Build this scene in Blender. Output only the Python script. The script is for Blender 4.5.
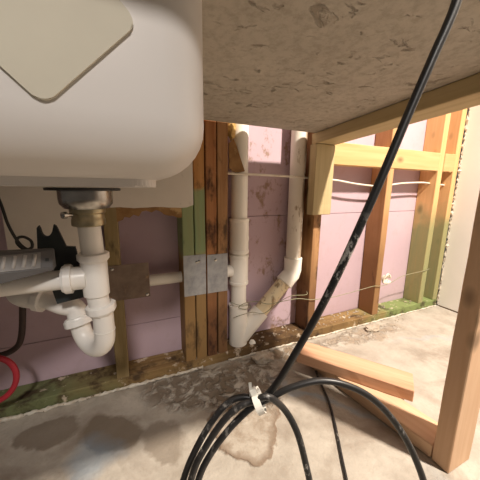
import bpy, bmesh, math, random
from mathutils import Vector, Matrix, noise as mnoise
random.seed(7)
S = bpy.context.scene
for o in list(bpy.data.objects): bpy.data.objects.remove(o)
COL = S.collection

# ------------------------------------------------------------------ camera
FPX, CAMH = 262.0, 0.65
R = Matrix(((0.91536288, 0.06640725, -0.39711568),
            (-0.40248417, 0.17744851, -0.89806376),
            (0.01082964, 0.98188701, 0.18915764)))
CAM = Vector((0, 0, CAMH))
cd = bpy.data.cameras.new('camera'); cam = bpy.data.objects.new('camera', cd); COL.objects.link(cam)
cam.matrix_world = Matrix.Translation(CAM) @ R.to_4x4()
cd.sensor_width = 36; cd.sensor_fit = 'HORIZONTAL'; cd.lens = FPX / 480 * 36
cd.clip_start = 0.01; cd.clip_end = 50
S.camera = cam

# ------------------------------------------------------------------ world, lamps, exposure
S.view_settings.view_transform = 'Standard'; S.view_settings.look = 'None'
S.view_settings.gamma = 1; S.view_settings.use_curve_mapping = False
S.view_settings.exposure = 0.12
W = bpy.data.worlds.new('room_ambience'); S.world = W; W.use_nodes = True
W.node_tree.nodes['Background'].inputs[0].default_value = (1.0, 0.90, 0.81, 1)
W.node_tree.nodes['Background'].inputs[1].default_value = 0.09
def area(name, loc, target, size, power, col):
    l = bpy.data.lights.new(name, 'AREA'); l.shape = 'DISK'; l.size = size; l.energy = power; l.color = col
    o = bpy.data.objects.new(name, l); COL.objects.link(o); o.location = loc
    o.rotation_euler = (Vector(target) - Vector(loc)).to_track_quat('-Z', 'Y').to_euler()
    return o
def downlight(name, loc, target, cone, blend, power, rad, col):
    l = bpy.data.lights.new(name, 'SPOT'); l.energy = power; l.color = col; l.spot_size = math.radians(cone); l.spot_blend = blend; l.shadow_soft_size = rad
    o = bpy.data.objects.new(name, l); COL.objects.link(o); o.location = loc
    o.rotation_euler = (Vector(target) - Vector(loc)).to_track_quat('-Z', 'Y').to_euler()
    return o
downlight('ceiling_downlight', (1.12, -0.48, 2.40), (1.05, 0.55, 0.3), 86, 1.0, 520, .05, (1.0, 0.88, 0.75))
downlight('sink_fill_spot', (-0.25, -1.65, 2.30), (-.08, .32, .74), 25, 1.0, 170, .16, (1.0, 0.93, 0.87))  # unseen spot added to light the sink front; cone narrowed to spare the wall

# ------------------------------------------------------------------ pixel helpers (directions only; depth comes from what is touched)
def ray(u, v): return Vector(((u - 240) / FPX, -(v - 240) / FPX, -1))
def atY(u, v, Y):
    d = R @ ray(u, v); return CAM + d * (Y / d.y)
def atZ(u, v, z=0.0):
    d = R @ ray(u, v); return CAM + d * ((z - CAMH) / d.z)
def atD(u, v, dep): return CAM + (R @ ray(u, v)) * dep

# ------------------------------------------------------------------ materials
class NT:
    def __init__(s, name):
        s.m = bpy.data.materials.new(name); s.m.use_nodes = True; s.t = s.m.node_tree
        s.b = s.t.nodes['Principled BSDF']
    def n(s, typ, **kw):
        x = s.t.nodes.new(typ)
        for k, v in kw.items(): setattr(x, k, v)
        return x
    def l(s, a, b): s.t.links.new(a, b)
    def coord(s, world=False):
        if world: return s.n('ShaderNodeNewGeometry').outputs['Position']
        return s.n('ShaderNodeTexCoord').outputs['Object']
    def scaled(s, vec, sc):
        x = s.n('ShaderNodeVectorMath', operation='MULTIPLY'); s.l(vec, x.inputs[0]); x.inputs[1].default_value = sc; return x.outputs[0]
    def noise(s, vec, scale, detail=4, rough=.55, dist=0):
        x = s.n('ShaderNodeTexNoise'); s.l(vec, x.inputs['Vector']); x.inputs['Scale'].default_value = scale
        x.inputs['Detail'].default_value = detail; x.inputs['Roughness'].default_value = rough; x.inputs['Distortion'].default_value = dist
        return x.outputs['Fac']
    def rng(s, v, a, b, c=0, d=1):
        x = s.n('ShaderNodeMapRange'); x.clamp = True; s.l(v, x.inputs[0])
        for i, q in enumerate((a, b, c, d)): x.inputs[i + 1].default_value = q
        return x.outputs[0]
    def mix(s, fac, a, b):
        x = s.n('ShaderNodeMix', data_type='RGBA')
        if isinstance(fac, (int, float)): x.inputs[0].default_value = fac
        else: s.l(fac, x.inputs[0])
        for i, q in ((6, a), (7, b)):
            if isinstance(q, tuple): x.inputs[i].default_value = (*q, 1)
            else: s.l(q, x.inputs[i])
        return x.outputs[2]
    def math(s, op, a, b):
        x = s.n('ShaderNodeMath', operation=op)
        for i, q in enumerate((a, b)):
            if isinstance(q, (int, float)): x.inputs[i].default_value = q
            else: s.l(q, x.inputs[i])
        return x.outputs[0]
    def sep(s, v):
        x = s.n('ShaderNodeSeparateXYZ'); s.l(v, x.inputs[0]); return x.outputs
    def done(s, col, rough=.6, bump=None, strength=.3, dist=.002, metal=0, spec=.4):
        if isinstance(col, tuple): s.b.inputs['Base Color'].default_value = (*col, 1)
        else: s.l(col, s.b.inputs['Base Color'])
        if isinstance(rough, (int, float)): s.b.inputs['Roughness'].default_value = rough
        else: s.l(rough, s.b.inputs['Roughness'])
        s.b.inputs['Metallic'].default_value = metal; s.b.inputs['Specular IOR Level'].default_value = spec
        if bump is not None:
            x = s.n('ShaderNodeBump'); s.l(bump, x.inputs['Height']); x.inputs['Strength'].default_value = strength; x.inputs['Distance'].default_value = dist
            s.l(x.outputs[0], s.b.inputs['Normal'])
        return s.m

def plain(name, c1, c2=None, scale=30, rough=.5, bump=.0, metal=0, spec=.4, spots=None):
    k = NT(name); v = k.coord(); n = k.noise(v, scale)
    c = k.mix(k.rng(n, .35, .65), c1, c2 or tuple(x * .9 for x in c1))
    if spots:
        col, sc, lo, hi = spots
        c = k.mix(k.rng(k.noise(v, sc, 5, .65), lo, hi), c, col)
    return k.done(c, rough, n if bump else None, bump, .002, metal, spec)

def wood(name, c1, c2, stain=None, stain_lo=.58, stain_hi=.68, bands=(), scale=1.0, rough=.65):
    # boards run along their local Z; bands = world-height zones where old paint or damp has coloured the timber
    k = NT(name); v = k.coord(); rnd = k.n('ShaderNodeObjectInfo').outputs['Random']
    off = k.n('ShaderNodeVectorMath', operation='ADD'); k.l(v, off.inputs[0])
    cmb = k.n('ShaderNodeCombineXYZ'); k.l(rnd, cmb.inputs[0]); k.l(k.math('MULTIPLY', rnd, 7.0), cmb.inputs[2]); k.l(cmb.outputs[0], off.inputs[1])
    v = off.outputs[0]
    g = k.noise(k.scaled(v, (38 * scale, 38 * scale, 2.2 * scale)), 1.6, 5, .6, .6)
    c = k.mix(k.rng(g, .3, .7), c1, c2)
    kn = k.n('ShaderNodeTexVoronoi'); k.l(k.scaled(v, (9, 9, 5)), kn.inputs['Vector']); kn.inputs['Scale'].default_value = 1
    c = k.mix(k.rng(kn.outputs['Distance'], .05, .16, .75, 0), c, tuple(x * .3 for x in c2))
    w = k.coord(True); z = k.sep(w)[2]
    nb = k.noise(w, 9, 4)
    for (lo0, lo1, hi1, hi0, col, amt) in bands:
        zz = k.math('ADD', z, k.rng(nb, .3, .7, -.05, .05))
        m = k.math('MULTIPLY', k.rng(zz, lo0, lo1), k.rng(zz, hi1, hi0, 1, 0))
        c = k.mix(k.math('MULTIPLY', m, k.rng(g, .2, .7, amt, amt * .75)), c, col)
    if stain:
        n2 = k.noise(k.scaled(w, (1, 1, .45)), 16, 6, .65)
        c = k.mix(k.rng(n2, stain_lo, stain_hi, 0, .85), c, stain)
    return k.done(c, rough, g, .35, .0015, 0, .25)

GREEN = (.17, .25, .12)
M = {}
M['pine_new'] = wood('new_pine', (.72, .50, .33), (.62, .39, .24), scale=.8)
M['pine_board'] = wood('reddish_pine', (.70, .43, .28), (.50, .26, .15), scale=.8)
M['pine_frame'] = wood('dull_pine', (.62, .45, .22), (.50, .35, .16))
M['pine_block'] = wood('blocking_pine', (.66, .45, .22), (.56, .35, .15), scale=.7)
M['stud_old'] = wood('aged_stud', (.46, .26, .12), (.30, .15, .065), (.045, .026, .018), .53, .66, bands=((-.1, 0, .16, .42, (.12, .06, .028), .85),))
M['stud_old_b'] = wood('aged_stud_stained', (.46, .22, .09), (.30, .12, .045), (.035, .016, .012), .50, .62, bands=((-.1, 0, .2, .38, (.10, .045, .022), .85),))
M['stud_paint'] = wood('green_marked_stud', (.54, .29, .11), (.40, .19, .06), (.05, .03, .02), .57, .70, bands=((.40, .46, .61, .64, (.22, .34, .18), .95), (-.1, 0, .40, .44, (.22, .145, .06), .85)))
M['stud_orange'] = wood('orange_stud', (.60, .35, .17), (.47, .25, .11), (.07, .035, .02), .60, .74, bands=((-.2, -.1, .30, .62, (.20, .105, .04), .85),))
M['stud_bright'] = wood('bright_stud', (.80, .50, .24), (.70, .40, .17), bands=((-.2, -.1, .46, .60, GREEN, .88),))
M['stud_shade'] = wood('olive_stud', (.33, .245, .12), (.23, .165, .07), (.05, .035, .02), .53, .66)
M['plate'] = wood('damp_plate', (.36, .27, .13), (.22, .14, .06), (.07, .04, .025), .48, .62)
# the green of the sill at both ends of the wall
def plate_mat():
    k = NT('damp_green_plate'); w = k.coord(True); x, y, z = k.sep(w)
    g = k.noise(k.scaled(w, (2.2, 40, 40)), 1.6, 5, .6, .5)
    c = k.mix(k.rng(g, .3, .7), (.34, .23, .10), (.20, .115, .045))
    nb = k.noise(w, 7, 4)
    xx = k.math('ADD', x, k.rng(nb, .3, .7, -.1, .1))
    c = k.mix(k.math('MULTIPLY', k.rng(xx, .2, .4, 0, .75), k.rng(xx, .7, .9, 1, 0)), c, (.09, .05, .025))
    c = k.mix(k.rng(xx, 1.02, 1.22, 0, .9), c, (.20, .27, .10))
    c = k.mix(k.rng(xx, -.22, .02, .85, 0), c, (.15, .19, .09))
    n2 = k.noise(w, 14, 6, .65)
    c = k.mix(k.rng(n2, .50, .64, 0, .85), c, (.05, .03, .02))
    n3 = k.noise(w, 31, 5, .6)
    c = k.mix(k.rng(n3, .60, .68, 0, .8), c, (.66, .56, .43))
    return k.done(c, .7, n2, .4, .003, 0, .2)
M['plate'] = plate_mat()
M['beam'] = wood('olive_pine_beam', (.56, .45, .25), (.46, .36, .19))

def foam_mat():
    k = NT('pink_foam_board'); w = k.coord(True)
    n = k.noise(w, 3.5, 4); c = k.mix(k.rng(n, .3, .7), (.58, .44, .485), (.52, .385, .44))
    x = k.sep(w)[0]
    dirt = k.noise(k.scaled(w, (1, 1, .7)), 24, 6, .70)
    near = k.math('MULTIPLY', k.rng(x, .40, .45), k.rng(x, .70, .78, 1, 0))
    c = k.mix(k.math('MULTIPLY', k.rng(dirt, .54, .64, 0, .85), k.rng(near, 0, 1, .10, 1)), c, (.30, .19, .12))
    c = k.mix(k.rng(k.noise(w, 40, 3), .62, .7, 0, .25), c, (.5, .36, .36))
    return k.done(c, .75, n, .1, .002, 0, .25)
M['foam'] = foam_mat()
M['sheath'] = plain('sheathing', (.25, .17, .1), rough=.8)
M['drywall'] = plain('drywall_paper', (.74, .68, .60), (.68, .625, .55), 9, .8, .1, spots=((.42, .37, .31), 14, .6, .75))
M['drywall_r'] = plain('white_drywall', (.90, .87, .83), (.86, .83, .79), 6, .8, .05)
M['gypsum'] = plain('gypsum_core', (.70, .66, .58), (.5, .42, .32), 60, .9, .4, spots=((.16, .11, .07), 40, .60, .66))
M['paper'] = plain('torn_brown_paper', (.34, .19, .075), (.22, .115, .04), 30, .85, .4, spots=((.50, .33, .15), 22, .56, .7))
M['wool'] = plain('yellow_insulation', (.80, .58, .24), (.50, .28, .08), 60, .9, .6)
M['gap_shadow'] = plain('gap_shadow_board', (.10, .06, .03), rough=.9)

def pvc(name, c, dirt=.62, side=None):
    k = NT(name); w = k.coord(True)
    n = k.noise(k.scaled(w, (1, 1, .35)), 26, 6, .68)
    n2 = k.noise(w, 6, 3)
    cc = k.mix(k.rng(n2, .3, .7), c, tuple(x * .93 for x in c))
    cc = k.mix(k.rng(n, dirt, dirt + .07, 0, .9), cc, (.30, .20, .10))
    if side is not None:
        x = k.sep(w)[0]
        cc = k.mix(k.math('MULTIPLY', k.rng(x, side - .004, side + .012), k.rng(n, .44, .50, 0, .9)), cc, (.28, .17, .08))
    return k.done(cc, .38, n2, .05, .002, 0, .45)
M['pvc_stack'] = pvc('drain_pvc', (.95, .91, .82), .70)
M['pvc_dirty'] = pvc('stained_pvc', (.84, .72, .48), .49)
M['pvc_vent'] = pvc('flaking_vent_pvc', (.86, .80, .70), .60, .645)
M['pvc_hub'] = pvc('pvc_fitting', (.95, .91, .82), .68)
M['pvc_white'] = plain('white_pvc', (.84, .81, .76), (.81, .78, .73), 8, .32, 0, 0, .5)
M['pvc_nut'] = plain('white_nylon_nut', (.86, .84, .80), (.82, .79, .75), 8, .38, 0, 0, .5)

def counter_mat():
    k = NT('rough_stone_underside'); v = k.coord(True)
    n = k.noise(v, 7, 5, .6); f = k.noise(v, 60, 6, .7)
    c = k.mix(k.rng(n, .3, .7), (.52, .475, .40), (.44, .40, .335))
    c = k.mix(k.rng(f, .36, .56, .45, 0), c, (.26, .225, .175))
    p = k.noise(k.scaled(v, (1.0, 1.7, 1)), 19, 5, .62, .8)
    pits = k.rng(p, .60, .68)
    c = k.mix(k.math('MULTIPLY', pits, .55), c, (.17, .14, .10))
    h = k.math('SUBTRACT', k.math('MULTIPLY', f, .6), pits)
    return k.done(c, .8, h, .8, .004, 0, .25)
M['counter'] = counter_mat()
M['sink'] = plain('white_composite', (.70, .665, .63), (.68, .645, .61), 5, .35, 0, 0, .45)
M['pad'] = plain('beige_pad', (.60, .56, .45), (.56, .52, .42), 12, .7, .2)
M['steel'] = plain('brushed_steel', (.50, .48, .44), (.34, .32, .29), 40, .27, .05, .97)
M['brass'] = plain('dull_brass_nut', (.50, .43, .28), (.38, .32, .20), 60, .35, .1, .85)
M['galv'] = plain('galvanised_plate', (.42, .43, .44), (.30, .31, .33), 34, .42, .25, .55, spots=((.20, .15, .11), 40, .62, .72))
M['rust'] = plain('rusty_plate', (.25, .185, .14), (.17, .12, .09), 26, .7, .3, .2, spots=((.33, .22, .13), 30, .6, .72))
M['rubber'] = plain('black_rubber', (.016, .015, .014), (.03, .028, .026), 20, .5, 0)
def cable_mat():
    k = NT('black_cable_jacket'); w = k.coord(True)
    n = k.noise(k.scaled(w, (1, 1, .6)), 110, 5, .7); big = k.noise(w, 6, 2)
    zz = k.sep(w)[2]; band = k.math('MULTIPLY', k.rng(zz, .515, .545), k.rng(zz, .60, .63, 1, 0))
    m = k.math('MAXIMUM', k.math('MULTIPLY', k.rng(n, .55, .62), k.rng(big, .46, .56)), k.math('MULTIPLY', k.rng(n, .49, .55), band))
    c = k.mix(k.math('MULTIPLY', m, .8), (.018, .017, .017), (.50, .47, .43))
    return k.done(c, .38, n, .15, .001, 0, .5)
M['cable'] = cable_mat()
M['nylon'] = plain('white_nylon', (.85, .82, .74), rough=.5)
M['wire_white'] = plain('white_cable_jacket', (.80, .74, .64), (.7, .62, .5), 30, .5)
M['wire_green'] = plain('thin_green_wire', (.24, .25, .14), (.32, .28, .19), 30, .5)
M['lamp_grey'] = plain('grey_painted_metal', (.12, .118, .118), (.105, .10, .10), 10, .45)
M['lamp_panel'] = plain('pale_panel', (.46, .44, .42), (.40, .38, .36), 20, .5)
M['lamp_groove'] = plain('panel_ground', (.24, .23, .22), (.20, .19, .18), 20, .5)
M['lamp_black'] = plain('black_bracket_paint', (.022, .028, .03), (.03, .036, .038), 15, .5)
M['red'] = plain('red_tube', (.40, .025, .04), (.33, .02, .03), 10, .4)
M['dark_tube'] = plain('dark_tube', (.055, .035, .03), rough=.6)
M['crumb'] = plain('plaster_crumb', (.50, .44, .36), (.36, .29, .22), 50, .9, .4)

def floor_mat():
    k = NT('stained_concrete'); w = k.coord(True)
    big = k.noise(w, 2.6, 5, .6); mid = k.noise(w, 11, 6, .65); fine = k.noise(w, 70, 5, .7)
    c = k.mix(k.rng(mid, .34, .66), (.50, .455, .39), (.34, .30, .25))
    cloud = k.noise(w, 5.5, 6, .62, .5)
    c = k.mix(k.rng(cloud, .50, .64, 0, .7), c, (.25, .20, .155))
    c = k.mix(k.rng(big, .42, .66, 0, .6), c, (.50, .455, .39))
    c = k.mix(k.rng(fine, .55, .75, 0, .35), c, (.27, .225, .175))
    # warp the coordinates so every stain has a ragged outline
    nz = k.n('ShaderNodeTexNoise'); k.l(w, nz.inputs['Vector']); nz.inputs['Scale'].default_value = 9; nz.inputs['Detail'].default_value = 5
    sub = k.n('ShaderNodeVectorMath', operation='SUBTRACT'); k.l(nz.outputs['Color'], sub.inputs[0]); sub.inputs[1].default_value = (.5, .5, .5)
    wob = k.scaled(sub.outputs[0], (.15, .15, 0))
    add = k.n('ShaderNodeVectorMath', operation='ADD'); k.l(w, add.inputs[0]); k.l(wob, add.inputs[1]); P = add.outputs[0]
    bump = k.math('MULTIPLY', fine, .3)
    def blot(cx, cy, rx, ry, ang, e=.12):
        s = k.n('ShaderNodeVectorMath', operation='SUBTRACT'); k.l(P, s.inputs[0]); s.inputs[1].default_value = (cx, cy, 0)
        r = k.n('ShaderNodeVectorRotate', rotation_type='Z_AXIS'); k.l(s.outputs[0], r.inputs['Vector']); r.inputs['Angle'].default_value = -ang
        d = k.scaled(r.outputs[0], (1 / rx, 1 / ry, 0))
        ln = k.n('ShaderNodeVectorMath', operation='LENGTH'); k.l(d, ln.inputs[0])
        return k.rng(ln.outputs['Value'], 1 - e, 1 + e, 1, 0), ln.outputs['Value']
    # damp dark patches on the left
    for (cx, cy, rx, ry, a, amt) in ((-.235, .742, .075, .034, -.2, .75), (-.075, .690, .085, .060, -.3, .85), (.055, .605, .075, .045, -.5, .62)):
        m, _ = blot(cx, cy, rx, ry, a)
        c = k.mix(k.math('MULTIPLY', m, amt), c, (.18, .14, .10))
    # rough mortar spill below the pipes
    for (cx, cy, rx, ry, a, amt, col) in ((.19, .745, .17, .095, -.3, .92, (.19, .15, .11)), (.35, .705, .12, .135, 0, .9, (.20, .155, .11)),
                                         (.56, .79, .17, .05, -.1, .8, (.20, .135, .08)), (.95, .775, .25, .045, -.08, .55, (.30, .22, .15)), (.70, .70, .12, .06, -.4, .55, (.30, .23, .16))):
        m, _ = blot(cx, cy, rx, ry, a, .16)
        spot = k.rng(k.noise(w, 23, 5, .62, .4), .47, .60)
        cc = k.mix(k.math('MULTIPLY', spot, .8), col, (.60, .56, .49))
        c = k.mix(k.math('MULTIPLY', m, amt), c, cc)
        bump = k.math('ADD', bump, k.math('MULTIPLY', m, k.math('ADD', .6, k.math('MULTIPLY', spot, .9))))
    # round splash with a brown rim
    m, ln = blot(.275, .565, .105, .095, 0, .05)
    ring = k.math('MULTIPLY', k.rng(ln, .70, .98), k.rng(ln, .98, 1.04, 1, 0))
    c = k.mix(k.math('MULTIPLY', m, .5), c, (.46, .40, .325))
    c = k.mix(k.math('MULTIPLY', ring, .85), c, (.16, .10, .06))
    c = k.mix(k.math('MULTIPLY', m, k.rng(k.noise(w, 30, 5, .65), .46, .62, 0, .6)), c, (.24, .18, .125))
    bump = k.math('ADD', bump, k.math('MULTIPLY', m, .7))
    # faded blue chalk marks
    for (cx, cy, rx, ry, a, amt) in ((-.11, .625, .045, .05, 0, .45), (.545, .53, .014, .17, .62, .5), (.72, .12, .02, .2, .5, .2), (1.25, .62, .012, .2, 1.2, .2)):
        m, _ = blot(cx, cy, rx, ry, a, .5)
        c = k.mix(k.math('MULTIPLY', m, amt), c, (.26, .38, .50))
    return k.done(c, k.rng(big, .3, .7, .62, .8), k.math('ADD', bump, k.math('MULTIPLY', mid, .8)), .8, .009, 0, .35)
M['floor'] = floor_mat()

# ------------------------------------------------------------------ object helpers
def link(name, me, mat, parent=None, smooth=False, loc=None):
    o = bpy.data.objects.new(name, me); COL.objects.link(o)
    if mat: me.materials.clear(); me.materials.append(mat)
    if smooth:
        for p in me.polygons: p.use_smooth = True
    if loc is not None: o.location = loc
    if parent: o.parent = parent; o.matrix_parent_inverse = Matrix.Identity(4) if parent.get('_abs') is None else parent.matrix_world.inverted()
    return o
def root(name, label, cat, loc, group=None):
    o = bpy.data.objects.new(name, None); COL.objects.link(o); o.location = loc; o.empty_display_size = .02
    o['label'] = label; o['category'] = cat
    if group: o['group'] = group
    return o
def adopt(o, parent):
    # keep world placement under an unrotated parent
    o.parent = parent; o.matrix_parent_inverse = Matrix.Translation(-parent.location); return o
def tag(o, label, cat, group=None):
    o['label'] = label; o['category'] = cat
    if group: o['group'] = group
    return o
def from_bm(name, bm, mat, smooth=False, angle=None):
    bmesh.ops.recalc_face_normals(bm, faces=bm.faces[:])
    me = bpy.data.meshes.new(name); bm.to_mesh(me); bm.free()
    o = bpy.data.objects.new(name, me); COL.objects.link(o); me.materials.append(mat)
    if smooth:
        for p in me.polygons: p.use_smooth = True
        if angle: me.set_sharp_from_angle(angle=math.radians(angle))
    return o
def board(name, size, matrix, mat, bev=.002, rough=0.0):
    """timber: local X width, Y thickness, Z length, centred; matrix places it"""
    bm = bmesh.new(); bmesh.ops.create_cube(bm, size=1)
    bmesh.ops.scale(bm, vec=size, verts=bm.verts)
    if rough:
        es = [e for e in bm.edges if abs((e.verts[0].co - e.verts[1].co).z) > .5 * size[2]]
        bmesh.ops.subdivide_edges(bm, edges=es, cuts=12)
        for v in bm.verts: v.co.x += random.uniform(-rough, rough); v.co.y += random.uniform(-rough, rough) * .6
    if bev: bmesh.ops.bevel(bm, geom=[e for e in bm.edges if e.is_manifold and e.calc_face_angle(0) > .5], offset=bev, segments=1, affect='EDGES')
    o = from_bm(name, bm, mat); o.matrix_world = matrix; return o
def box(name, x0, x1, y0, y1, z0, z1, mat, bev=.001):
    bm = bmesh.new(); bmesh.ops.create_cube(bm, size=1)
    c = Vector(((x0 + x1) / 2, (y0 + y1) / 2, (z0 + z1) / 2))
    bmesh.ops.scale(bm, vec=(x1 - x0, y1 - y0, z1 - z0), verts=bm.verts)
    if bev: bmesh.ops.bevel(bm, geom=bm.edges[:], offset=bev, segments=1, affect='EDGES')
    o = from_bm(name, bm, mat); o.location = c; return o
def vboard(name, x0, x1, y0, y1, z0, z1, mat, lean=0, rough=.0008, bev=.002):
    m = Matrix.Translation(((x0 + x1) / 2, (y0 + y1) / 2, (z0 + z1) / 2)) @ Matrix.Rotation(lean, 4, 'Y')
    return board(name, (x1 - x0, y1 - y0, z1 - z0), m, mat, bev, rough)
def hboard(name, x0, x1, y0, y1, z0, z1, mat, rough=.0006):
    m = Matrix.Translation(((x0 + x1) / 2, (y0 + y1) / 2, (z0 + z1) / 2)) @ Matrix.Rotation(math.pi / 2, 4, 'Y')
    return board(name, (z1 - z0, y1 - y0, x1 - x0), m, mat, .002, rough)
def catmull(pts, n=8, closed=False):
    P = [Vector(p) for p in pts]; out = []
    N = len(P)
    for i in range(N if closed else N - 1):
        p0 = P[(i - 1) % N] if closed or i > 0 else P[0] * 2 - P[1]
        p1 = P[i]; p2 = P[(i + 1) % N]
        p3 = P[(i + 2) % N] if closed or i + 2 < N else P[-1] * 2 - P[-2]
        for k in range(n):
            t = k / n
            out.append(.5 * ((2 * p1) + (p2 - p0) * t + (2 * p0 - 5 * p1 + 4 * p2 - p3) * t * t + (3 * p1 - p0 - 3 * p2 + p3) * t ** 3))
    if not closed: out.append(P[-1].copy())
    return out
def tube_bm(path, rad, seg=16, cap=True, bm=None):
    bm = bm or bmesh.new(); rings = []
    n = len(path); rads = rad if isinstance(rad, (list, tuple)) else [rad] * n
    t0 = (path[1] - path[0]).normalized(); nrm = t0.orthogonal().normalized(); prev = t0
    for i, p in enumerate(path):
        t = ((path[i + 1] - p) if i == 0 else (p - path[i - 1]) if i == n - 1 else (path[i + 1] - path[i - 1])).normalized()
        nrm = prev.rotation_difference(t) @ nrm; nrm = (nrm - t * nrm.dot(t)).normalized(); prev = t
        b = t.cross(nrm)
        rings.append([bm.verts.new(p + (nrm * math.cos(a) + b * math.sin(a)) * rads[i]) for a in [2 * math.pi * q / seg for q in range(seg)]])
    for a, b in zip(rings, rings[1:]):
        for q in range(seg): bm.faces.new((a[q], a[(q + 1) % seg], b[(q + 1) % seg], b[q]))
    if cap: bm.faces.new(rings[0][::-1]); bm.faces.new(rings[-1])
    return bm
def tube(name, path, rad, mat, seg=16):
    return from_bm(name, tube_bm([Vector(p) for p in path], rad, seg), mat, True, 40)
def lathe(name, prof, base, axis, mat, seg=32, lobes=0, lobe_amp=0):
    """prof = [(r, h)] swept round axis from base"""
    ax = Vector(axis).normalized(); u = ax.orthogonal().normalized(); v = ax.cross(u)
    bm = bmesh.new(); rings = []
    for r, h in prof:
        ring = []
        for q in range(seg):
            a = 2 * math.pi * q / seg
            rr = r * (1 + (lobe_amp if lobes and math.cos(lobes * a) > .55 else 0))
            ring.append(bm.verts.new(Vector(base) + ax * h + (u * math.cos(a) + v * math.sin(a)) * rr))
        rings.append(ring)
    for a, b in zip(rings, rings[1:]):
        for q in range(seg): bm.faces.new((a[q], a[(q + 1) % seg], b[(q + 1) % seg], b[q]))
    bm.faces.new(rings[0][::-1]); bm.faces.new(rings[-1])
    return from_bm(name, bm, mat, True, 35)
def prism(name, pts, mat, axis='Y', a0=0, a1=.01, bev=0):
    """outline in the plane across axis ('Y': (x,z), 'X': (y,z), 'Z': (x,y))"""
    bm = bmesh.new()
    def mk(p, a): return {'Y': (p[0], a, p[1]), 'X': (a, p[0], p[1]), 'Z': (p[0], p[1], a)}[axis]
    A = [bm.verts.new(mk(p, a0)) for p in pts]; B = [bm.verts.new(mk(p, a1)) for p in pts]
    n = len(pts)
    bm.faces.new(A); bm.faces.new(B[::-1])
    for i in range(n): bm.faces.new((A[i], B[i], B[(i + 1) % n], A[(i + 1) % n]))
    if bev: bmesh.ops.bevel(bm, geom=[e for e in bm.edges], offset=bev, segments=2, affect='EDGES')
    return from_bm(name, bm, mat)
def jag(p, q, n, amp):
    p, q = Vector(p), Vector(q); d = (q - p); nn = Vector((-d.y, d.x)).normalized()
    return [tuple(p + d * (i / n) + nn * random.uniform(-amp, amp)) for i in range(n)]
def clump(name, centre, size, mat, amp=.35, freq=22, sub=3):
    bm = bmesh.new(); bmesh.ops.create_icosphere(bm, subdivisions=sub, radius=1)
    for v in bm.verts:
        d = 1 + amp * (mnoise.noise(v.co * 1.7 + Vector(centre) * freq) + .5 * mnoise.noise(v.co * 4.5 + Vector(centre) * freq))
        v.co = Vector((v.co.x * size[0], v.co.y * size[1], v.co.z * size[2])) * d
    o = from_bm(name, bm, mat, True, 50); o.location = centre; return o

# ------------------------------------------------------------------ the setting
YW, YB = .846, .935                      # front and back face of the studs
WT = 1.75
fl = box('floor', -1.6, 2.2, -2.2, 1.0, -.06, 0, M['floor'], 0); fl['kind'] = 'structure'
fl['label'] = 'stained bare concrete floor with mortar spills and faded blue marks'
wb = box('wall_back', -1.5, 1.66, .99, 1.0, 0, WT, M['sheath'], 0); wb['kind'] = 'structure'
wb['label'] = 'open stud wall with pink foam board between old timber studs'
def inwall(o, label=None):
    adopt(o, wb)
    if label: o['label'] = label
    return o
for (x0, x1, z0, z1) in ((-1.5, .318, 0, .172), (-1.5, .318, .174, WT), (.32, 1.645, 0, .545), (.32, 1.645, .547, WT)):
    inwall(box('foam_panel', x0, x1, YB + .001, .989, z0, z1, M['foam'], .0008))
inwall(hboard('bottom_plate', -1.5, 1.628, YW, YB, 0.0005, .038, M['plate'], .0012), 'damp timber plate along the floor, green at both ends')
Z0 = .0385
def stud(x0, x1, mat, lean=0, z1=WT, label=None, y0=YW, y1=YB):
    return inwall(vboard('stud', x0, x1, y0, y1, Z0, z1, mat, lean), label)
stud(-.460, -.422, M['stud_shade'])
stud(-.866, -.828, M['stud_shade'])
stud(-.058, -.020, M['stud_shade'])
stud(.1690, .2055, M['stud_paint'], label='stud with a faded green painted band')
stud(.2095, .2460, M['stud_paint'], label='stud with a faded green painted band')
stud(.2500, .2860, M['stud_old_b'], label='dark water stained stud')
stud(.2900, .3270, M['stud_old'])
stud(.700, .738, M['stud_old'])
stud(1.102, 1.140, M['stud_orange'])
stud(1.461, 1.499, M['stud_bright'], label='bright stud turning green below')
stud(1.590, 1.627, M['stud_bright'])
# horizontal blocking, cut between the studs it is fixed to (set in front of the far ones as nailed in the photo)
for a, b in ((.740, 1.459), (1.501, 1.588)):
    inwall(hboard('blocking', a, b, YW - .002, YW + .036, .752, .839, M['pine_block']), 'yellow pine blocking board')

# remains of drywall behind the sink
dw = [(-.278, .85), (-.278, .40)] + jag((-.278, .392), (-.082, .388), 9, .004) + jag((-.080, .40), (-.076, .588), 8, .004) + jag((-.07, .596), (.203, .592), 14, .0018) + [(.204, .60), (.204, .85)]
inwall(prism('drywall_panel', dw, M['drywall'], 'Y', YW - .0135, YW - .001), 'grey drywall remnant behind the sink')
random.seed(3)
tp = [(-.066, .604), (.168, .604)] + jag((.168, .556), (.075, .583), 7, .006) + jag((.075, .583), (.0, .566), 6, .008) + jag((.0, .566), (-.02, .545), 3, .005) + [(-.045, .535), (-.060, .548)]
inwall(prism('torn_paper', tp, M['paper'], 'Y', YW + .0005, YW + .010), 'ragged brown paper below the drywall')
# ragged mortar line along the foot of the plate
bm = bmesh.new(); pts = []; rr = []
for i in range(90):
    x = -.44 + i * .0075; pts.append(Vector((x, YW - .006 + random.uniform(-.002, .002), .004 + random.uniform(-.001, .003)))); rr.append(random.uniform(.003, .007))
inwall(from_bm('mortar_bead', tube_bm(pts, rr, 7), M['gypsum'], True), 'crumbly pale mortar line')
bm = bmesh.new(); pts = []; rr = []
for i in range(120):
    x = .33 + i * .0108; pts.append(Vector((x, YW - .005 + random.uniform(-.002, .002), .003 + random.uniform(-.001, .002)))); rr.append(random.uniform(.002, .0055))
inwall(from_bm('mortar_bead', tube_bm(pts, rr, 7), M['gypsum'], True), 'crumbly pale mortar line')

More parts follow.
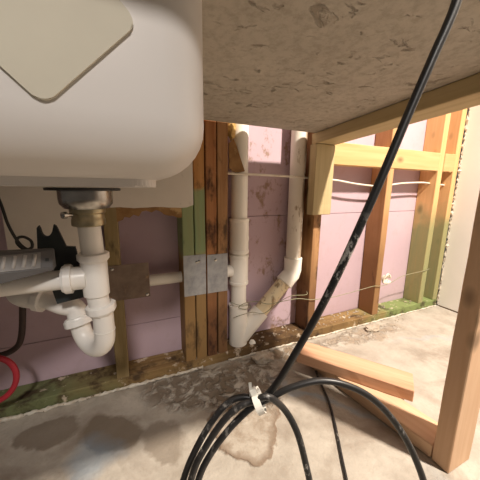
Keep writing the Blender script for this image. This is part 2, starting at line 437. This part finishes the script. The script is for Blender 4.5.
# right-hand drywall with a broken edge
wr = box('wall_right', 1.632, 1.646, -1.4, .838, .004, WT, M['drywall_r'], 0); wr['kind'] = 'structure'
wr['label'] = 'white drywall on the right with a broken crumbling edge'
pts = []; rr = []
for i in range(150):
    pts.append(Vector((1.634 + random.uniform(-.004, .003), .842 + random.uniform(-.003, .003), .01 + i * .0115))); rr.append(random.choice((.003, .004, .005, .009)) * random.uniform(.7, 1.1))
te = from_bm('torn_edge', tube_bm(pts, rr, 6), M['gypsum']); adopt(te, wr); te['label'] = 'broken white gypsum edge'
kb = box('gap_shadow_strip', 1.6290, 1.6318, -1.4, .83, .0005, .006, M['gap_shadow'], 0); adopt(kb, wr)  # dark strip standing in for the shade in the gap under the drywall

# ------------------------------------------------------------------ countertop, on a beam
TILT = .052
def under(y): return .857 + (.824 - y) * TILT
def slab_bm(rects):
    bm = bmesh.new()
    for (x0, x1, y0, y1) in rects:
        vs = [bm.verts.new((x, y, under(y) + dz)) for dz in (0, .03) for (x, y) in ((x0, y0), (x1, y0), (x1, y1), (x0, y1))]
        for f in ((3, 2, 1, 0), (4, 5, 6, 7), (0, 1, 5, 4), (1, 2, 6, 5), (2, 3, 7, 6), (3, 0, 4, 7)): bm.faces.new([vs[i] for i in f])
    bmesh.ops.remove_doubles(bm, verts=bm.verts, dist=1e-5)
    return bm
SX0, SX1, SY0, SY1 = -.62, .101, .300, .735
hx0, hx1, hy0, hy1 = SX0 + .012, SX1 - .012, SY0 + .012, SY1 - .012
ct = from_bm('countertop', slab_bm(((-1.3, hx0, .205, hy0), (hx0, hx1, .205, hy0), (hx1, .752, .205, hy0), (-1.3, hx0, hy0, hy1), (hx1, .752, hy0, hy1),
                                  (-1.3, hx0, hy1, .824), (hx0, hx1, hy1, .824), (hx1, .752, hy1, .824))), M['counter'])
tag(ct, 'grey pitted stone countertop seen from below, resting on a timber beam', 'countertop')

# ------------------------------------------------------------------ support frame of new timber
sf = root('support_frame', 'pale pine frame of post and beam propping up the countertop', 'timber frame', (.70, .277, 0))
ang = -math.atan(TILT)
L = .62
mid_y = .53
m = Matrix.Translation((.7045, mid_y, under(mid_y) - .0195)) @ Matrix.Rotation(math.atan(TILT) * -1, 4, 'X') @ Matrix.Rotation(math.pi / 2, 4, 'X')
adopt(board('top_beam', (.089, .038, L), m, M['beam'], .002, .0005), sf)
hb = vboard('hanging_block', .656, .745, .803, .841, .557, under(.822) - .0395, M['beam'])
adopt(hb, sf)
pz = under(.277) - .0415
adopt(vboard('post', .653, .742, .258, .296, 0.0005, pz, M['pine_new']), sf)
d = Vector((-.135, .991, 0)).normalized(); n = Vector((d.y, -d.x, 0))
p0 = Vector((.6535, .2975, 0)); Lp = .40
c = p0 + d * (Lp / 2) + n * .0445
m = Matrix((( n.x, 0, d.x, c.x), (n.y, 0, d.y, c.y), (0, 1, 0, .0195), (0, 0, 0, 1)))
adopt(board('floor_plate', (.089, .038, Lp), m, M['pine_new'], .002, .0005), sf)
# loose board lying across the floor plate
a = Vector((.533, .690, .0392)); b = Vector((.740, .403, .0392))
dd = (b - a).normalized(); nn = dd.cross(Vector((0, 0, 1))).normalized(); up = nn.cross(dd)
Ll = (b - a).length
c = (a + b) / 2 + Vector((0, 0, .0015)) + nn * -.0445 * (-1) + up * .019
if (nn.x < 0): c = (a + b) / 2 - nn * .0445 + up * .0195
m = Matrix(((nn.x, up.x, dd.x, c.x), (nn.y, up.y, dd.y, c.y), (nn.z, up.z, dd.z, c.z), (0, 0, 0, 1)))
lb = board('loose_board', (.089, .038, Ll), m, M['pine_board'], .002, .0006)
tag(lb, 'loose reddish pine offcut lying aslant across the pine floor plate', 'board')

# ------------------------------------------------------------------ sink
sk = root('kitchen_sink', 'white undermount sink basin seen from below at upper left', 'sink', (-.26, .52, .65))
def rrect(x0, x1, y0, y1, r, n=8):
    out = []
    for (cx, cy, a0) in ((x1 - r, y1 - r, 0), (x0 + r, y1 - r, 90), (x0 + r, y0 + r, 180), (x1 - r, y0 + r, 270)):
        for i in range(n + 1):
            a = math.radians(a0 + 90 * i / n); out.append((cx + r * math.cos(a), cy + r * math.sin(a)))
    return out
def loft(name, rings, mat):
    bm = bmesh.new(); prev = None
    for ring in rings:
        vs = [bm.verts.new(p) for p in ring]
        if prev:
            for i in range(len(vs)): bm.faces.new((prev[i], prev[(i + 1) % len(vs)], vs[(i + 1) % len(vs)], vs[i]))
        else: first = vs
        prev = vs
    bm.faces.new(prev); 
    return bm, first
FB, RB = .064, .055
SB = .6610
def sink_ring(ins, z=None):
    return [(x, y, (under(y) - .0008) if z is None else z) for x, y in rrect(SX0 + ins, SX1 - ins, SY0 + ins, SY1 - ins, max(RB - ins * .6, .012))]
outer = [sink_ring(0)] + [sink_ring(0, .80), sink_ring(.0, SB + FB)] + [sink_ring(FB * (1 - math.cos(t)), SB + FB * (1 - math.sin(t))) for t in [math.pi / 2 * q / 8 for q in range(1, 9)]]
inner = [sink_ring(.010)] + [sink_ring(.012, SB + FB)] + [sink_ring(.012 + FB * (1 - math.cos(t)), SB + .010 + FB * (1 - math.sin(t))) for t in [math.pi / 2 * q / 6 for q in range(1, 7)]]
bm, f1 = loft('o', outer, M['sink'])
prev = f1
for ring in inner:
    vs = [bm.verts.new(p) for p in ring]
    for i in range(len(vs)): bm.faces.new((prev[i], prev[(i + 1) % len(vs)], vs[(i + 1) % len(vs)], vs[i]))
    prev = vs
bm.faces.new(prev)
bowl = adopt(from_bm('bowl', bm, M['sink'], True, 50), sk)
ft = [(x, y) for x, y in rrect(SX0 + .05, SX1 - .058, SY0 + .058, SY1 - .05, .03)]
adopt(prism('bowl_foot', ft, M['sink'], 'Z', .6515, SB + .004, .002), sk)
# square sound pad stuck cornerwise on the front of the bowl
s = .1165; pc = Vector((-.0585, .803))
pad = [(pc.x + (x - y) * .70711, pc.y + (x + y) * .70711) for x, y in rrect(-s / 2, s / 2, -s / 2, s / 2, .011, 5)]
po = adopt(prism('sound_pad', pad, M['pad'], 'Y', SY0 - .0035, SY0 - .0002, .0008), sk); po['label'] = 'beige square pad stuck cornerwise on the basin'

# ------------------------------------------------------------------ strainer and trap
DX, DY = -.061, .55
st = root('sink_strainer', 'shiny steel basket strainer under the white sink', 'strainer', (DX, DY, .58))
adopt(lathe('gasket', [(.059, 0), (.0595, .002), (.0595, .004), (.055, .005)], (DX - .002, DY, .6452), (0, 0, 1), M['rubber'], 40), st)
adopt(lathe('cup', [(.026, .613), (.036, .614), (.0385, .617), (.0425, .622), (.0435, .630), (.0435, .645)], (DX, DY, 0), (0, 0, 1), M['steel'], 44), st)
adopt(lathe('lock_ring', [(.0255, .582), (.0275, .5835), (.0275, .594), (.0262, .596), (.0262, .604), (.029, .606), (.029, .6128)], (DX, DY, 0), (0, 0, 1), M['brass'], 36, 9, .02), st)
wz = adopt(lathe('wing_screw', [(.003, 0), (.003, .010), (.0058, .010), (.0058, .016), (.003, .017)], (DX - .022, DY - .022, .604), (-.7, -.7, .05), M['steel'], 14), st)

tr = root('sink_trap', 'white plastic sink trap with tee and side arm below the strainer', 'drain trap', (DX, DY, .32))
PR = .0192
def nut(base, axis, r=.0265, h=.015, name='slip_nut'):
    return adopt(lathe(name, [(PR + .001, 0), (r - .001, .0), (r, .001), (r, h - .004), (r - .002, h - .003), (r - .003, h), (PR + .001, h + .001)], base, axis, M['pvc_nut'], 40, 10, .035), tr)
def T(name, path, r=PR, mat='pvc_white', seg=28): return adopt(tube(name, path, r, M[mat], seg), tr)
TX = DX + .002
T('tailpiece', [(DX, DY, .584), (TX, DY, .53)])
nut((TX, DY, .530), (0, 0, -1), .0265, .016)
T('tee_body', [(TX, DY, .5145), (TX, DY, .512), (TX, DY, .448), (TX, DY, .446)], [PR + .002, PR + .0035, PR + .0035, PR + .001])
T('tee_branch', [(TX - .015, DY, .484), (TX - .040, DY, .484)], PR + .0025)
nut((TX - .037, DY, .484), (-1, 0, 0), .0265, .016)
T('side_arm', [(TX - .040, DY, .484), (TX - .3, DY, .484), (TX - .48, DY, .484)], PR * .93)
T('lower_tube', [(TX, DY, .447), (TX + .006, DY, .402)], PR)
nut((TX + .004, DY, .426), (.1, 0, -1), .0265, .017)
# J-bend
h = Vector((-.62, .785, 0)).normalized(); rb = .041
P0 = Vector((TX + .007, DY, 0)); zc = .362
path = [P0 + Vector((0, 0, .413)), P0 + Vector((0, 0, .39))]
for i in range(0, 17):
    t = math.pi * i / 16 * .93
    path.append(P0 + h * (rb - rb * math.cos(t)) + Vector((0, 0, zc - rb * math.sin(t))))
e = path[-1]; dirn = (path[-1] - path[-2]).normalized()
path.append(e + dirn * .012)
T('j_bend', path, PR - .0002)
T('bend_collar', [P0 + Vector((0, 0, .372)), P0 + Vector((0, 0, .370))], PR + .0010)
q = path[-1]
nut(q + dirn * -.004, dirn, .0275, .017)
# outlet elbow that turns left and then into the wall
q1 = q + dirn * .010
wp = [q1, q1 + dirn * .022, Vector((-.1330, .628, .404)), Vector((-.158, .640, .415)), Vector((-.182, .652, .420))]
T('outlet_bend', catmull(wp, 6), PR)
od = (Vector((-.205, .662, .424)) - Vector((-.160, .642, .416))).normalized()
nut(Vector((-.166, .644, .4175)), od, .0275, .017)
wp = [Vector((-.180, .650, .4195)), Vector((-.205, .662, .424)), Vector((-.222, .690, .428)), Vector((-.226, .74, .444)), Vector((-.226, .831, .444))]
T('wall_elbow', catmull(wp, 6), PR + .004)

# ------------------------------------------------------------------ grey lamp-like box and bracket resting on the side arm
bx = root('grey_box', 'grey metal box with ribbed pale panel resting on the white side arm', 'metal box', (-.30, .53, .505))
x0, x1 = -.46, -.114
zb = .5035
kx = lambda u, v, y: atY(u, v, y)
RT, RP, RBt = kx(58, 249, .522), kx(55.5, 267, .508), kx(55, 270, .509)
LT, LP, LBt = kx(0, 254, .503), kx(0, 273, .488), kx(0, 284.5, .490)
def ext(l, r, X): return r + (l - r) * ((X - r.x) / (l.x - r.x))
def section(X):
    t_, p_, b_ = ext(LT, RT, X), ext(LP, RP, X), ext(LBt, RBt, X)
    return [t_, p_, b_, Vector((X, .528, b_.z + .002)), Vector((X, .529, t_.z + .001))]
bm = bmesh.new(); A = [bm.verts.new(p) for p in section(x0)]; B = [bm.verts.new(p) for p in section(x1)]
for i in range(5): bm.faces.new((A[i], A[(i + 1) % 5], B[(i + 1) % 5], B[i]))
bm.faces.new(A); bm.faces.new(B[::-1])
bmesh.ops.bevel(bm, geom=bm.edges[:], offset=.0012, segments=2, affect='EDGES')
adopt(from_bm('housing', bm, M['lamp_grey']), bx)
fn = (section(x1)[1] - section(x1)[0]).cross(section(x0)[0] - section(x1)[0]).normalized()
if fn.y > 0: fn = -fn
def onface(x, s_, o_):
    q_ = section(x); return q_[1] + (q_[0] - q_[1]) * s_ + fn * o_
bm = bmesh.new()
for (xa, xb, sa, sb, o0, o1) in ((-.45, -.130, .03, .90, -.001, .0012),):
    vs = [bm.verts.new(onface(x, s_, o_)) for o_ in (o0, o1) for (x, s_) in ((xa, sa), (xb, sa), (xb, sb), (xa, sb))]
    for f in ((3, 2, 1, 0), (4, 5, 6, 7), (0, 1, 5, 4), (1, 2, 6, 5), (2, 3, 7, 6), (3, 0, 4, 7)): bm.faces.new([vs[i] for i in f])
pn = adopt(from_bm('pale_panel', bm, M['lamp_groove']), bx)
for i in range(26):
    xa = -.137 - i * .0118
    bm = bmesh.new(); tube_bm([onface(xa - .002, .14, .0010), onface(xa, .80, .0010)], .0026, 8, True, bm)
    r_ = from_bm('rib', bm, M['lamp_panel'], True); r_.parent = pn
bm = bmesh.new(); tube_bm([onface(-.122, .45, .0), onface(-.122, .45, .0012)], .0035, 4, True, bm)
adopt(from_bm('switch', bm, M['lamp_black']), bx)
yb = .578
def bp(u, v): p = atY(u, v, yb); return (p.x, p.z)
notch = [bp(46.5 + 6.2 * math.cos(math.radians(a)), 227.5 + 9 * math.sin(math.radians(a))) for a in range(170, 9, -16)]
br = [bp(37.5, 252), bp(36.5, 228), bp(38.5, 225.5)] + notch + [bp(53.5, 224.5), bp(56, 226), bp(66, 246.5), bp(75, 247), bp(79, 262), bp(80, 285), bp(85, 297), bp(57, 304), bp(51.5, 288), bp(52, 270), bp(38, 268)]
adopt(prism('bracket', br, M['lamp_black'], 'Y', yb, yb + .008, 0), bx)['label'] = 'black bracket with a U-shaped notch'

# ------------------------------------------------------------------ DWV pipes in the wall
PY = .890; PX = .3895; VX = .640; r2 = .0302
ds = root('drain_stack', 'cream plastic drain stack with wye branch and stained vent in stud wall', 'drain pipe', (PX, PY, 0))
def G(o): return adopt(o, ds)
def vpipe(name, x, z0, z1, r, mat, seg=28): return G(tube(name, [(x, PY, z0), (x, PY, z1)], r, M[mat], seg))
def hub(name, x, z0, z1, r=.0360, mat='pvc_hub'):
    return G(lathe(name, [(r2, z0), (r + .0015, z0), (r + .0015, z0 + .010), (r, z0 + .012), (r, z1 - .012), (r + .0015, z1 - .010), (r + .0015, z1), (r2, z1)], (x, PY, 0), (0, 0, 1), M[mat], 36))
vpipe('stack_pipe', PX, .05, WT - .3, r2, 'pvc_stack')
hub('coupling', PX, .415, .545)
hub('tee', PX, .292, .408)
G(lathe('cleanout_boss', [(.012, 0), (.012, .004), (.008, .005)], (PX + .033, PY - .004, .468), (1, -.3, 0), M['pvc_hub'], 16))
G(tube('tee_arm', [(PX - .03, PY, .346), (PX - .062, PY, .346)], .0235, M['pvc_hub'], 22))
G(tube('branch_pipe', [(PX - .05, PY, .346), (-.12, PY, .346)], .0192, M['pvc_stack'], 22))
hub('wye', PX, .012, .205, .0365)
dg = Vector((.70711, 0, .70711)); b0 = Vector((PX + .006, PY, .062))
G(tube('wye_branch', [b0, b0 + dg * .135], .0365, M['pvc_hub'], 28))
E0 = Vector((VX, PY, .062 + (VX - PX - .006)))
G(tube('diagonal_pipe', [b0 + dg * .10, E0 - dg * .03], r2, M['pvc_dirty'], 28))
el = [E0 - dg * .062, E0 - dg * .058, E0 - dg * .030, E0 - dg * .012 + Vector((.002, 0, 0)), E0 + Vector((0, 0, .014)), E0 + Vector((0, 0, .040)), E0 + Vector((0, 0, .064)), E0 + Vector((0, 0, .066))]
G(tube('elbow', el, [.031, .0375, .0365, .0365, .0365, .0365, .0375, .031], M['pvc_hub'], 28))
vpipe('vent_pipe', VX, E0.z + .03, WT - .3, r2 + .001, 'pvc_vent')
G(clump('glue_lump', (PX + .052, PY - .026, .030), (.016, .014, .022), M['pvc_hub'], .2))

# ------------------------------------------------------------------ protection plates on the studs
def nail_plate(name, label, x0, x1, z0, z1, mat, tilt=0, holes=()):
    o = root(name, label, 'metal plate', ((x0 + x1) / 2, YW - .002, (z0 + z1) / 2), None)
    pl = box('plate', x0, x1, YW - .0026, YW - .0008, z0, z1, mat, .0005); adopt(pl, o)
    for (hx, hz) in holes:
        adopt(lathe('screw_head', [(.0052, 0), (.0048, .0018), (.002, .0026)], (hx, YW - .0026, hz), (0, -1, 0), M['steel'], 12), o)
    return o
nail_plate('nail_plate', 'left half of the galvanised nail plates on the stud pack', .1685, .2455, .288, .432, M['galv'], holes=((.213, .407), (.221, .409)))
nail_plate('nail_plate', 'right half of the galvanised nail plates beside the cream drain stack', .2505, .3260, .288, .428, M['galv'], holes=((.280, .408),))
nail_plate('nail_plate', 'rusty brown nail plate on the stud behind the sink trap', -.060, .059, .309, .422, M['rust'], holes=((.050, .317), (-.045, .412)))

# ------------------------------------------------------------------ cables and wires
def pix_path(pts, n=8): return catmull([atD(u, v, dd) for u, v, dd in pts], n)
CR = .0044
cp = [Vector((.60, .55, .912 + CR - .0)), Vector((.44, .34, .9285)), Vector((.365, .235, .9405)), Vector((.337, .196, .938)), Vector((.322, .186, .900))]
cp += [atD(457, 0, .25), atD(433, 57, .255), atD(410, 110, .262), atD(384, 172, .27), atD(356, 235, .28), atD(335, 280, .292), atD(316, 317, .305), atD(296, 352, .322), atD(277, 383, .338), atD(262, 398, .348)]
def loop(l, rgt, dep):
    out = [atD(u, v, dep + k) for u, v, k in l]
    return out
D0 = .350
cp += loop([(243, 397, 0), (229, 402, 0), (213, 420, 0), (197, 447, 0), (184, 478, 0), (175, 518, 0), (179, 570, 0), (198, 625, 0), (240, 658, 0), (300, 668, 0), (362, 650, 0), (408, 606, 0), (426, 550, 0), (427, 500, 0), (418, 465, 0), (399, 428, 0), (374, 400, 0), (346, 385, 0), (318, 381, 0), (290, 388, 0), (268, 399, .002)], 0, D0)
cp += loop([(252, 407, .002), (231, 427, 0), (212, 452, 0), (199, 478, 0), (192, 515, 0), (193, 565, 0), (212, 612, 0), (250, 642, 0), (292, 636, 0), (314, 600, 0), (318, 550, 0), (313, 500, 0), (306, 465, 0), (297, 432, 0), (284, 409, 0), (268, 397, -.012)], 0, D0 - .004)
cp += loop([(254, 401, -.010), (240, 406, -.010), (225, 419, -.010), (208, 443, -.01), (193, 473, -.01), (184, 520, -.01), (186, 580, -.008), (210, 640, 0), (262, 672, .0), (330, 676, .03), (400, 655, .06)], 0, D0)
ob = tube('black_cable', catmull(cp, 7), CR, M['cable'], 12)
tag(ob, 'thick scuffed black cable hanging from the countertop into a tied coil', 'cable')
zt = root('cable_tie', 'white cable tie binding the black cable coil', 'cable tie', atD(257, 400, .345))
tc = atD(258.5, 400.5, .3475); axd = (atD(268, 396, .3475) - atD(249, 405, .3475)).normalized()
u_ = (R @ Vector((0, 1, 0))); u_ = (u_ - axd * u_.dot(axd)).normalized(); v_ = axd.cross(u_)
bm = bmesh.new(); rings = []
for i in range(28):
    a = 2 * math.pi * i / 28
    p = tc + u_ * .0135 * math.cos(a) + v_ * .0175 * math.sin(a); nr = (u_ * math.cos(a) + v_ * math.sin(a))
    rings.append([bm.verts.new(p + axd * x + nr * y) for x, y in ((-.0045, 0), (.0045, 0), (.0045, .0016), (-.0045, .0016))])
for i in range(28):
    A, B = rings[i], rings[(i + 1) % 28]
    for k in range(4): bm.faces.new((A[k], A[(k + 1) % 4], B[(k + 1) % 4], B[k]))
adopt(from_bm('band', bm, M['nylon']), zt)
toc = -(R @ Vector((0, 0, -1)))
hd = board('head', (.009, .007, .010), Matrix.Translation(tc + u_ * .0165 + toc * .006) @ Matrix((axd, toc, u_)).transposed().to_4x4(), M['nylon'], .001); adopt(hd, zt)
tl = board('tail', (.004, .0015, .018), Matrix.Translation(tc + u_ * .021 + toc * .006 + axd * -.002) @ Matrix((axd, toc, u_)).transposed().to_4x4() @ Matrix.Rotation(.35, 4, 'Y'), M['nylon'], .0004); adopt(tl, zt)

fp = [(.60, .66), (.578, .615), (.552, .55), (.520, .49), (.478, .425), (.432, .356), (.38, .27), (.36, .15), (.42, .0)]
tag(tube('floor_cord', catmull([Vector((x, y, .0040)) for x, y in fp], 8), .0038, M['cable'], 10), 'thinner dark cord lying straight on the floor under the coil', 'cord')

# white cable through the studs
wc = [(-.40, .885, .70), (.10, .885, .705), (.348, .853, .703), (.47, .852, .702), (.585, .852, .700), (.70, .87, .697), (.83, .88, .693), (.96, .88, .679), (1.10, .88, .673), (1.25, .88, .688), (1.40, .88, .695), (1.462, .88, .692), (1.61, .88, .684)]
tag(tube('white_cable', catmull([Vector(p) for p in wc], 6), .0042, M['wire_white'], 10), 'white electric cable strung through the studs below the blocking', 'cable')

# thin wire in front of the wall foot and its coil
wv = [(.345, .86, .232), (.372, .846, .222), (.41, .844, .216), (.425, .85, .206), (.40, .846, .200), (.372, .848, .212), (.40, .845, .226), (.45, .848, .222), (.50, .843, .205), (.56, .842, .206), (.64, .842, .205), (.71, .840, .190), (.82, .842, .181), (.95, .842, .187), (1.08, .840, .197), (1.12, .84, .192), (1.15, .842, .190), (1.20, .842, .196), (1.30, .842, .222), (1.46, .841, .230), (1.52, .85, .232)]
tag(tube('green_wire', catmull([Vector(p) for p in wv], 8), .0014, M['wire_green'], 8), 'thin greenish wire wound round the stack and strung along the wall foot', 'wire')
wv = [(.352, .852, .170), (.38, .848, .178), (.43, .845, .182), (.48, .842, .170), (.53, .843, .196), (.60, .842, .222), (.68, .842, .216), (.698, .86, .222)]
tag(tube('green_wire', catmull([Vector(p) for p in wv], 8), .0013, M['wire_green'], 8), 'short loose wire crossing the diagonal drain pipe', 'wire')
cc = atY(386, 278.5, .85); bm = bmesh.new()
for k in range(4):
    pts = [cc + Vector(((.026 - .005 * k) * math.cos(a) + .002 * math.sin(3 * a + k), -.006 + .004 * k + .005 * math.sin(2 * a + k), (.024 - .004 * k) * math.sin(a))) for a in [2 * math.pi * i / 24 for i in range(23)]]
    tube_bm(pts, .0042, 8, True, bm)
wcoil = from_bm('wire_coil', bm, M['wire_white'], True)
tag(wcoil, 'small pale coil of wire hanging against the pink foam', 'wire coil')

# cord behind the grey box, red tube, dark tube
cpth = [(-12, 170), (-4, 192), (2, 207), (7, 222), (13, 234), (20, 244), (27, 249), (32, 247), (31, 241), (24, 237), (18, 238), (17, 243), (23, 249), (31, 252), (36, 256)]
tag(tube('thin_cord', catmull([atY(u, v, .79) for u, v in cpth], 8), .0034, M['rubber'], 8), 'thin black cord with a loop hanging behind the grey box', 'cord')
rc = Vector((-.345, .80, .160)); pts = [rc + Vector((.054 * math.cos(a), .010 * math.sin(a), .058 * math.sin(a))) for a in [math.radians(x) for x in range(-150, 176, 12)]]
pts += [rc + Vector((-.07, .01, -.05)), rc + Vector((-.10, .0, -.12)), rc + Vector((-.17, -.02, -.15)), rc + Vector((-.35, -.05, -.1515))]
tag(tube('red_tube', catmull(pts, 3), .0072, M['red'], 12), 'red plastic tube curled at the left edge above the floor', 'tube')
dt = [(-.262, .872, .56), (-.270, .870, .40), (-.280, .868, .30), (-.290, .866, .235), (-.305, .864, .205), (-.34, .862, .192), (-.42, .862, .19)]
tag(tube('dark_tube', catmull([Vector(p) for p in dt], 6), .008, M['dark_tube'], 12), 'dark tube bending left against the foam below the sink', 'tube')

# ------------------------------------------------------------------ insulation scraps and rubble
o = clump('insulation_scrap', (.343, .866, .855), (.014, .022, .040), M['wool'], .5); tag(o, 'yellow insulation scrap wedged beside the top of the drain stack', 'insulation')
ps = [(.332, .80), (.350, .815), (.362, .79), (.375, .755), (.392, .712), (.36, .705), (.335, .72)]
o = prism('paper_scrap', ps, M['paper'], 'Y', .851, .856, .0); tag(o, 'pointed brown paper scrap in front of the drain stack', 'scrap')
bm = bmesh.new(); random.seed(11)
def crumb(bm, p, s):
    r = bmesh.ops.create_icosphere(bm, subdivisions=1, radius=1)
    M3 = Matrix.Rotation(random.uniform(0, 6), 3, Vector((random.random(), random.random(), random.random() + .1)))
    sc = Vector((random.uniform(.6, 1.3), random.uniform(.6, 1.3), random.uniform(.4, .8))) * s
    for v in r['verts']:
        q = M3 @ (v.co * random.uniform(.8, 1.15)); v.co = Vector((q.x * sc.x, q.y * sc.y, q.z * sc.z)) + Vector(p)
for i in range(70):
    x = random.choice((random.uniform(.42, .69), random.uniform(.75, 1.09), random.uniform(.75, 1.09), random.uniform(1.15, 1.45)))
    s = random.uniform(.002, .007); crumb(bm, (x, random.uniform(.855, .925), .0385 + s * .4), s)
for i in range(50):
    s = random.uniform(.0015, .005); crumb(bm, (random.uniform(.45, 1.3), random.uniform(.76, .835), s * .4), s)
cr = from_bm('plaster_crumbs', bm, M['crumb']); cr['kind'] = 'stuff'; tag(cr, 'pale plaster crumbs scattered along the foot of the wall', 'rubble')
o = clump('plaster_lump', (1.045, .790, .010), (.036, .022, .014), M['crumb'], .5); tag(o, 'pale crumpled plaster lump on the floor before the wall plate', 'rubble')
o = clump('mortar_lump', (.455, .80, .010), (.045, .028, .018), M['crumb'], .5); tag(o, 'rough mortar lump on the floor right of the drain wye', 'rubble')
bpy.context.view_layer.update()
